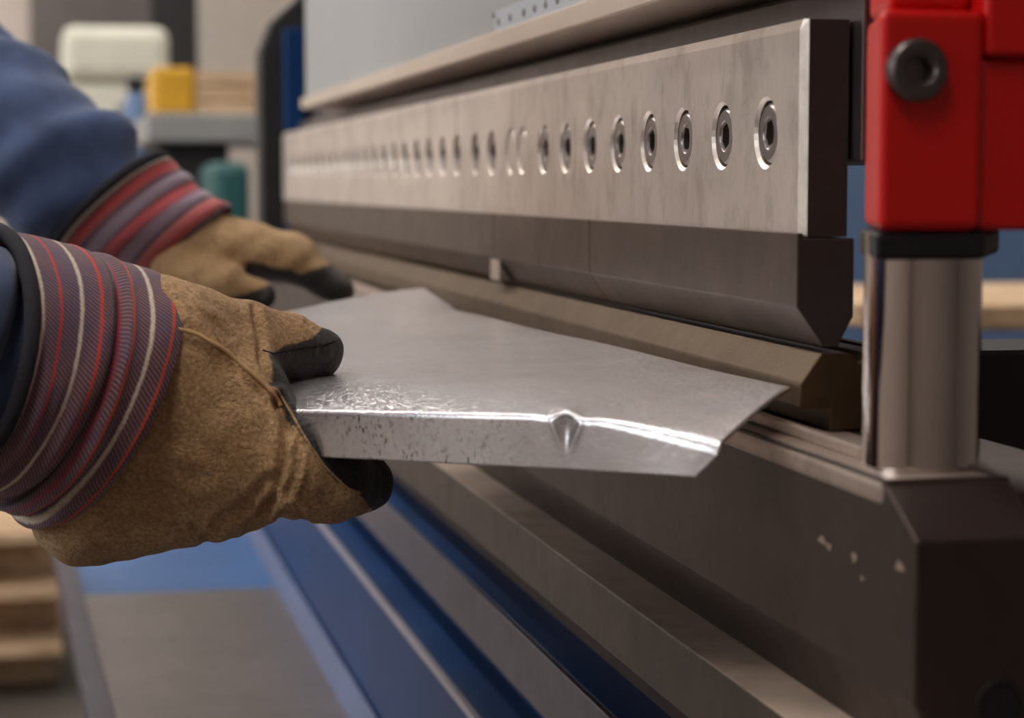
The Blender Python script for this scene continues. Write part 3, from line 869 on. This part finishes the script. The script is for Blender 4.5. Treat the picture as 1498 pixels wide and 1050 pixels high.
def cuff_mesh(fr, rings, wr, ns=90, nphi=140, seed=0):
    """rings: list of (s, centre, major vector, bulge vector(3)); linear interpolation between them"""
    rs = np.array([r[0] for r in rings])
    def lerp(s, k): return np.array([np.interp(s, rs, [r[k][q] for r in rings]) for q in range(3)])
    verts, uvs, faces = [], [], []
    for i in range(ns + 1):
        s = i / ns
        C, Mj, W = lerp(s, 1), lerp(s, 2), lerp(s, 3)
        for j in range(nphi):
            ph = 2 * PI * j / nphi
            dr = wr(s, ph)
            p = C + (Mj * math.cos(ph) + W * math.sin(ph)) * (1 + dr)
            verts.append(tuple(fr.w(p))); uvs.append((j / nphi, s))
    for i in range(ns):
        for j in range(nphi):
            k = (j + 1) % nphi
            faces.append((i * nphi + j, i * nphi + k, (i + 1) * nphi + k, (i + 1) * nphi + j))
    return verts, faces, uvs, nphi
def add_cuff(fr, rings, wr, mat, parent, label=None):
    v, f, uvs, nphi = cuff_mesh(fr, rings, wr)
    me = bpy.data.meshes.new('cuff'); me.from_pydata(v, [], f)
    uvl = me.uv_layers.new(name='UVMap')
    for poly in me.polygons:
        us = [uvs[me.loops[li].vertex_index] for li in poly.loop_indices]
        wrap = max(u[0] for u in us) - min(u[0] for u in us) > .5
        for li, u in zip(poly.loop_indices, us):
            uvl.data[li].uv = (u[0] + (1 if wrap and u[0] < .5 else 0), u[1])
    bm = bmesh.new(); bm.from_mesh(me); bmesh.ops.recalc_face_normals(bm, faces=bm.faces); bm.to_mesh(me); bm.free()
    o = link('cuff', me, mat, None, smooth=True); adopt(o, parent)
    sdm = o.modifiers.new('thickness', 'SOLIDIFY'); sdm.thickness = .0016; sdm.offset = -1
    return o
def wr_near(s, ph):
    f1 = -.075 * math.exp(-((s - .585 - .10 * math.cos(ph) * .3) / .028) ** 2)
    f1 += .045 * math.exp(-((s - .655) / .04) ** 2) + .02 * math.exp(-((s - .50) / .05) ** 2)
    low = max(0, -math.cos(ph + .4))
    f2 = low * (.05 * math.sin(s * 26 + ph * 1.5) + .03 * math.sin(s * 47))
    f3 = .012 * math.sin(3 * ph + s * 5) + .006 * math.sin(7 * ph + s * 9)
    return f1 * (0.5 + .5 * abs(math.sin(ph))) + f2 * .7 + f3 - .03 * math.exp(-((s - 1) / .05) ** 2)
near_rings = [(0, (-48, 512, -90), (47, -176, 0), (84, 44, -150)),
              (.5, (52, 548, -35), (70, -182, 0), (76, 40, -158)),
              (1, (157, 587, 15), (93, -186, 0), (66, 36, -160))]
near_cuff = add_cuff(HAND, near_rings, wr_near, M['cuff'], near_glove)
near_cuff['label'] = 'striped cotton cuff with red and white threads'
def ring_pts(fr, ring, wr, s, n=64, scale=1.0):
    C, Mj, W = [np.array(q, float) for q in ring[1:]]
    return [fr.w(C + (Mj * math.cos(2 * PI * j / n) + W * math.sin(2 * PI * j / n)) * (1 + wr(s, 2 * PI * j / n)) * scale) for j in range(n + 1)]
o = tube('cuff_binding', ring_pts(HAND, near_rings[0], wr_near, 0, 72, .995), .0034, M['binding'], None, 10); adopt(o, near_glove)

# far glove
FARH = Frame(1.57)
far_prims = [
    ((225, 335, 0), (285, 362, 0), 50, 56, 8),
    ((285, 366, 0), (350, 372, 10), 60, 50, 20),
    # fingers over the sheet
    ((335, 360, -25), (420, 378, -20), 36, 33, 14), ((420, 378, -20), (494, 426, -5), 30, 20, 8),
    ((340, 358, 10), (430, 374, 15), 38, 34, 14), ((430, 374, 15), (500, 425, 25), 28, 19, 8),
    ((340, 368, 45), (425, 385, 50), 34, 28, 14), ((425, 385, 50), (492, 418, 60), 26, 18, 8),
    ((335, 372, 78), (410, 388, 85), 30, 25, 14), ((410, 388, 85), (465, 412, 92), 23, 16, 8),
    # thumb
    ((262, 400, -40), (330, 415, -62), 42, 30, 16), ((330, 415, -62), (382, 432, -60), 27, 21, 10),
]
V, F = sculpt(far_prims, (140, 280, -130), (550, 490, 160), 3.0)
V = smooth_mesh(V, F, 3); N = vnormals(V, F)
V = V + N * (np.sin(V[:, 0] * .1 + V[:, 1] * .07) * np.sin(V[:, 1] * .09) * 1.5)[:, None]
palm = np.maximum(np.clip((V[:, 0] * .35 + V[:, 1] - 548) / 14, 0, 1), np.clip(N[:, 1] * 1.5 - .2, 0, 1) * np.clip((V[:, 0] - 330) / 30, 0, 1))
far_glove = build_mesh('work_glove', FARH.arr(V), F, M['glove'], person, palm)
far_glove['label'] = 'blurred tan glove reaching over the far sheet edge'
def wr_far(s, ph): return .03 * math.sin(2 * ph + s * 7) + .02 * math.sin(s * 21 + ph) - .03 * math.exp(-((s - 1) / .06) ** 2)
far_rings = [(0, (158, 302, -20), (84, -72, 0), (-16, -18, -88)), (.5, (220, 330, -8), (70, -60, 0), (-12, -12, -80)), (1, (286, 352, 5), (54, -50, 0), (-8, -6, -70))]
far_cuff = add_cuff(FARH, far_rings, wr_far, M['cuff2'], far_glove)
o = tube('cuff_binding', ring_pts(FARH, far_rings[0], wr_far, 0, 48, .995), .004, M['binding'], None, 8); adopt(o, far_glove)

# ------------------------------------------------------------------ the person's body and jacket
def skin_mesh(name, chains, mat, parent, sub=2, root=0):
    """chains: (list of (point, radius)) sharing points by identity key"""
    verts, edges, rad, key = [], [], [], {}
    for ch in chains:
        last = None
        for p, r in ch:
            kx = tuple(round(c, 4) for c in p)
            if kx not in key: key[kx] = len(verts); verts.append(kx); rad.append(r)
            if last is not None: edges.append((last, key[kx]))
            last = key[kx]
    me = bpy.data.meshes.new(name); me.from_pydata(verts, edges, [])
    o = bpy.data.objects.new(name, me); COL.objects.link(o)
    o.modifiers.new('skin', 'SKIN'); sl = me.skin_vertices[0].data
    for i, r in enumerate(rad): sl[i].radius = r if isinstance(r, tuple) else (r, r); sl[i].use_root = (i == root)
    o.modifiers.new('sub', 'SUBSURF').levels = sub; o.modifiers['sub'].render_levels = sub
    dg = bpy.context.evaluated_depsgraph_get(); ev = o.evaluated_get(dg)
    me2 = bpy.data.meshes.new_from_object(ev); bpy.data.objects.remove(o); me2.name = name
    me2.materials.clear()
    return link(name, me2, mat, parent, smooth=True)
wN = HAND.w((-10, 525, -60)); wF = FARH.w((165, 306, -18))
pel = (-.52, 1.18, .93); che = (-.50, 1.18, 1.22); nek = (-.48, 1.18, 1.44); hed = (-.43, 1.18, 1.56); top_ = (-.43, 1.18, 1.68)
shN, shF = (-.47, 1.00, 1.38), (-.47, 1.37, 1.38)
elN = (-.24, .84, 1.10)
elF = tuple(FARH.w((-150, 110, 10)))
wNt, wFt = tuple(wN), tuple(wF)
hN = tuple(HAND.w((200, 580, 20))); hF = tuple(FARH.w((290, 372, 0)))
midF = tuple(FARH.w((15, 200, -10)))
body = skin_mesh('body', [[(pel, .14), (che, .15), (nek, .055), (hed, .085), (top_, .07)], [(che, .15), (shN, .06), (elN, .042), (wNt, .03), (hN, .03)], [(che, .15), (shF, .06), (elF, .042), (wFt, .028), (hF, .026)],
                          [(pel, .14), ((-.52, 1.08, .85), .09), ((-.5, 1.06, .48), .06), ((-.53, 1.06, .1), .045), ((-.4, 1.06, .05), .04)], [(pel, .14), ((-.52, 1.28, .85), .09), ((-.5, 1.3, .48), .06), ((-.53, 1.3, .1), .045), ((-.4, 1.3, .05), .04)]], M['skin'], person)
def sleeve(pts, nring=70, nphi=64, amp=.0, seed=0, fold=None):
    """tube through pts [(p, r)] with cloth folds"""
    P = [Vector(p) for p, _ in pts]; R = [r for _, r in pts]
    L = [0]
    for a, b in zip(P, P[1:]): L.append(L[-1] + (b - a).length)
    def ev(t):
        i = 0
        while i < len(L) - 2 and t > L[i + 1]: i += 1
        q = (t - L[i]) / (L[i + 1] - L[i])
        p0, p1, p2, p3 = P[max(i - 1, 0)], P[i], P[i + 1], P[min(i + 2, len(P) - 1)]
        pos = .5 * ((2 * p1) + (p2 - p0) * q + (2 * p0 - 5 * p1 + 4 * p2 - p3) * q * q + (3 * p1 - p0 - 3 * p2 + p3) * q ** 3)
        return pos, R[i] + (R[i + 1] - R[i]) * sm(q)
    vs, fs = [], []
    for i in range(nring + 1):
        t = L[-1] * i / nring; p, r = ev(t); p2_, _ = ev(min(L[-1], t + .01)); p1_, _ = ev(max(0, t - .01))
        tg = (p2_ - p1_).normalized(); a = tg.cross(Vector((0, 0, 1))).normalized(); b = tg.cross(a)
        for j in range(nphi):
            ph = 2 * PI * j / nphi
            w = math.sin(t * 75 + 2.2 * math.sin(ph + seed) + seed) * (.5 + .5 * math.sin(ph * 1 + t * 11 + seed)) + .5 * math.sin(t * 140 + 3 * ph + seed) + .4 * math.sin(2 * ph - t * 30)
            rr = r * (1 + amp * w)
            vs.append(tuple(p + (a * math.cos(ph) + b * math.sin(ph)) * rr))
    for i in range(nring):
        for j in range(nphi):
            k = (j + 1) % nphi; fs.append((i * nphi + j, i * nphi + k, (i + 1) * nphi + k, (i + 1) * nphi + j))
    return vs, fs
jacket = skin_mesh('jacket', [[((-.52, 1.18, .84), .18), (che, .185), ((-.485, 1.18, 1.40), .085)], [(che, .185), (shN, .082)], [(che, .185), (shF, .082)]], M['denim'], person)
for pts, sd_, am in (([(shN, .085), (elN, .072), (tuple(HAND.w((-150, 485, -150))), .050), (tuple(HAND.w((-50, 516, -92))), .046), (tuple(HAND.w((40, 545, -40))), .040)], .4, .05),
                 ([(shF, .088), (elF, .072), (midF, .062), (tuple(FARH.w((100, 258, -20))), .053), (tuple(FARH.w((148, 294, -18))), .044), (tuple(FARH.w((185, 315, -10))), .034), (tuple(FARH.w((215, 330, -10))), .026)], 1.9, .12)):
    v_, f_ = sleeve(pts, 110, 72, am, sd_)
    o = build_mesh('sleeve', v_, f_, M['denim'], None); adopt(o, jacket)
trs = skin_mesh('trousers', [[((-.52, 1.18, .95), .16), ((-.52, 1.18, .86), .16)], [((-.52, 1.18, .86), .16), ((-.52, 1.08, .78), .105), ((-.5, 1.06, .48), .078), ((-.53, 1.06, .12), .066)], [((-.52, 1.18, .86), .16), ((-.52, 1.28, .78), .105), ((-.5, 1.3, .48), .078), ((-.53, 1.3, .12), .066)]], M['trouser'], person)
for yy in (1.06, 1.30):
    skin_mesh('boot', [[((-.53, yy, .16), .058), ((-.535, yy, .055), .055), ((-.42, yy, .05), .05), ((-.35, yy, .045), .042)]], M['boot'], person)
bm = bmesh.new(); bmesh.ops.create_uvsphere(bm, u_segments=28, v_segments=18, radius=1)
for v in list(bm.verts):
    v.co = Vector((v.co.x * .098 - .008, v.co.y * .085, v.co.z * .105))
bmesh.ops.delete(bm, geom=[v for v in bm.verts if v.co.z < .0 and v.co.x > -.035], context='VERTS')
o = from_bm('hair', bm, M['hair'], None, loc=(-.43, 1.18, 1.645), smooth=True); adopt(o, person)

# ------------------------------------------------------------------ the workshop
X0, X1, Y0, Y1, ZC = -4.5, 5.0, -3.5, 8.0, 4.2
struct(box('floor', (X0, Y0, -.1), (X1, Y1, 0), M['floor'], None, 0))
struct(box('ceiling', (X0, Y0, ZC), (X1, Y1, ZC + .1), M['ceiling'], None, 0))
struct(box('wall_back', (X0, Y1, 0), (X1, Y1 + .1, ZC), M['wall'], None, 0))
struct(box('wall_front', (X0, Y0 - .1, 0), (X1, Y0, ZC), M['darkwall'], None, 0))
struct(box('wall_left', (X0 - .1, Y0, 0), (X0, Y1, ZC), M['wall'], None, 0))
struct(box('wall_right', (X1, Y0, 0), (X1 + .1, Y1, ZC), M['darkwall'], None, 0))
def pixbox(u0, v0, u1, v1, yy, depth):
    a, b = at(u0, v1, y=yy), at(u1, v0, y=yy)
    return (min(a.x, b.x), yy, min(a.z, b.z)), (max(a.x, b.x), yy + depth, max(a.z, b.z))
# roller door and steel column in the back wall
lo, hi = pixbox(48, -400, 226, 260, Y1 - .06, .05)
d1 = struct(box('door_1', (lo[0], lo[1], 0), (hi[0], hi[1], 2.6), M['door'], None, .01))
lo, hi = pixbox(226, -400, 284, 300, 7.4, .22)
o = box('steel_column', (lo[0], lo[1], 0.001), (hi[0], hi[1], ZC - .001), M['dark'], None, .01); tag(o, 'dark steel roof column in front of the back wall', 'column')
# cream machine cabinet
lo, hi = pixbox(76, 40, 258, 235, 5.6, .8)
cm = thing('machine_cabinet', 'blurred cream machine cabinet standing by the back wall', 'machine', ((lo[0] + hi[0]) / 2, 6.0, 0))
box('cabinet_body', (lo[0], 5.6, .002), (hi[0], 6.4, hi[2] - .14), M['cream'], cm, .03)
box('cabinet_top', (lo[0] + .03, 5.58, hi[2] - .1395), (hi[0] - .02, 6.38, hi[2]), M['cream'], cm, .03)
box('window_pane', (hi[0] - .16, 5.575, hi[2] - .33), (hi[0] - .03, 5.579, hi[2] - .2), M['greypaint'], cm, .003)
box('door_panel', (lo[0] + .05, 5.585, .25), (hi[0] - .18, 5.5995, hi[2] - .3), M['panel'], cm, .01)
# gas bottle
c = at(200, 200, y=5.2)
gb = thing('gas_bottle', 'slim blue gas bottle with a dark cap in front of the cream cabinet', 'gas bottle', (c.x, 5.2, 0))
zt_ = at(200, 112, y=5.2).z
o = from_bm('bottle', lathe_bm([(0, .002), (.034, .002), (.036, .03), (.036, zt_ - .12), (.025, zt_ - .05), (.014, zt_ - .035), (0, zt_ - .035)], 24), M['bluebg'], None, loc=(c.x, 5.2, 0), smooth=True); adopt(o, gb)
o = from_bm('valve_cap', lathe_bm([(0, zt_ - .0345), (.022, zt_ - .0345), (.022, zt_ - .005), (.012, zt_), (0, zt_)], 20), M['rubber'], None, loc=(c.x, 5.2, 0), smooth=True); adopt(o, gb)
# bench with boxes
lo, hi = pixbox(215, 166, 400, 206, 4.4, .7)
bn = thing('workbench', 'grey workbench with a dark underside beyond the far glove', 'workbench', ((lo[0] + hi[0]) / 2, 4.7, 0))
box('bench_top', (lo[0], 4.4, hi[2] - .06), (hi[0] + .1, 5.1, hi[2]), M['greypaint'], bn, .006)
box('drawer_unit', (lo[0] + .02, 4.44, hi[2] - .22), (lo[0] + .17, 5.08, hi[2] - .0605), M['dark'], bn, .006)
for xx in (lo[0] + .02, hi[0] + .03):
    for yy in (4.43, 5.0):
        box('leg', (xx, yy, .001), (xx + .055, yy + .055, hi[2] - (.2205 if xx < lo[0] + .03 else .0605)), M['greypaint'], bn, .004)
zt_ = hi[2]
l2_, h2_ = pixbox(224, 98, 285, 166, 4.55, .3)
o = box('storage_box', (l2_[0], 4.55, zt_ + .0005), (h2_[0], 4.85, h2_[2]), M['yellow'], None, .012); tag(o, 'yellow box on the workbench left of the wooden crate', 'box')
l3_, h3_ = pixbox(287, 104, 388, 166, 4.55, .3)
cr = thing('wooden_crate', 'pale wooden crate on the workbench beside the yellow box', 'crate', ((l3_[0] + h3_[0]) / 2, 4.7, zt_))
for k in range(3):
    dz = (h3_[2] - zt_) / 3
    box('plank', (l3_[0], 4.55, zt_ + .0006 + dz * k), (h3_[0], 4.57, zt_ + dz * (k + 1) - .003), M['wood'], cr, .002)
box('crate_body', (l3_[0], 4.571, zt_ + .0006), (h3_[0], 4.9, h3_[2] - .004), M['wood'], cr, .003)
# teal bin and pale post
lo, hi = pixbox(300, 238, 352, 330, 4.2, .25)
o = box('storage_bin', (lo[0], 4.0, .001), (hi[0], 4.35, hi[2]), M['teal'], None, .02); tag(o, 'teal storage bin on the floor under the workbench edge', 'bin')
# pallet stack
def pallet(z, lab, yy=4.55):
    pt = thing('wooden_pallet', lab, 'pallet', (-.5, yy, z), 'pallets stacked on the floor')
    xa_, xb_ = -.95, at(92, 1000, y=yy).x
    for k in range(3): box('bearer', (xa_, yy + .16 + .28 * k, z + .001), (xb_ - .01, yy + .25 + .28 * k, z + .098), M['wood'], pt, .004)
    for k in range(6): box('board', (xa_, yy - .02 + .14 * k, z + .0985), (xb_, yy + .09 + .14 * k, z + .122), M['wood'], pt, .003)
zf = 0.0
labs = ['lowest wooden pallet of the stack on the floor', 'second wooden pallet from the floor in the stack', 'topmost wooden pallet of the stack beyond the near cuff']
for k in range(3): pallet(zf + .1225 * k, labs[k])
c = at(22, 900, y=4.7)
o = box('timber_block', (-.62, 4.60, .3685), (at(40, 850, y=4.6).x, 5.0, at(20, 770, y=4.6).z), M['wood'], None, .01); tag(o, 'pale timber block standing on top of the pallet stack', 'timber block')
# right-hand background
lo, hi = pixbox(1400, 330, 1530, 430, 3.2, .5)
o = box('blue_locker', (lo[0] - .3, 3.6, .001), (hi[0] + .6, 4.1, at(1460, 332, y=3.6).z + .5), M['bluebg'], None, .01); tag(o, 'blue grey locker behind the guide pillar', 'locker')
lo, hi = pixbox(1400, 445, 1530, 485, 2.6, .3)
bh = thing('work_table', 'low wooden topped table behind the red guide block', 'table', (lo[0], 2.75, 0))
box('table_top', (lo[0] - .1, 2.6, lo[2]), (hi[0] + .4, 3.2, hi[2]), M['wood'], bh, .005)
for xx in (lo[0] - .09, hi[0] + .33):
    for yy in (2.61, 3.13): box('leg', (xx, yy, .001), (xx + .06, yy + .06, lo[2] - .0005), M['dark'], bh, .003)

# lamps and windows
for k, (lx, ly) in enumerate(((-1.1, -.9), (-1.1, 1.7), (-1.1, 4.2), (-1.1, 6.6), (1.6, 2.2), (1.6, 5.4))):  # fourth lamp added to brighten the back wall and what reflects it
    t = thing('ceiling_lamp', ['first', 'second', 'third', 'added fourth', 'fifth', 'sixth'][k] + ' long white ceiling lamp counted from the near left', 'ceiling lamp', (lx, ly, ZC), 'workshop ceiling lamps')
    box('lamp_housing', (lx - .2, ly - .75, ZC - .06), (lx + .2, ly + .75, ZC - .0005), M['cream'], t, .005)
    box('diffuser', (lx - .18, ly - .72, ZC - .075), (lx + .18, ly + .72, ZC - .0605), M['lamp'], t, .003)
for k, (ya, yb) in enumerate(((-.6, 1.6), (2.4, 4.6), (5.2, 7.4))):
    f = struct(box(f'window_{k + 1}', (X0 + .001, ya, 1.2), (X0 + .03, yb, 3.4), M['window'], None, 0))
    bm = bmesh.new()
    for q in range(5):
        yy = ya + (yb - ya) * q / 4; bm_box(bm, (X0 + .031, yy - .03, 1.17), (X0 + .07, yy + .03, 3.43))
    for q in range(4):
        zz = 1.2 + 2.2 * q / 3; bm_box(bm, (X0 + .031, ya, zz - .025), (X0 + .069, yb, zz + .025))
    o = from_bm('window_frame', bm, M['cream'], None); adopt(o, f)
def area(name, loc, target, sx, sy, power, col):
    l = bpy.data.lights.new(name, 'AREA'); l.shape = 'RECTANGLE'; l.size = sx; l.size_y = sy; l.energy = power; l.color = col
    o = bpy.data.objects.new(name, l); COL.objects.link(o); o.location = loc
    o.rotation_euler = (Vector(target) - Vector(loc)).to_track_quat('-Z', 'Y').to_euler(); return o
for k, yc in enumerate((.5, 3.5, 6.3)):
    area('window_daylight', (X0 + .09, yc, 2.3), (0, yc, 1.4), 2.1, 2.1, 34 if k == 0 else 14, (.93, .97, 1))
w = bpy.data.worlds.new('world'); scene.world = w; w.use_nodes = True
w.node_tree.nodes['Background'].inputs[0].default_value = (.5, .5, .5, 1); w.node_tree.nodes['Background'].inputs[1].default_value = .3
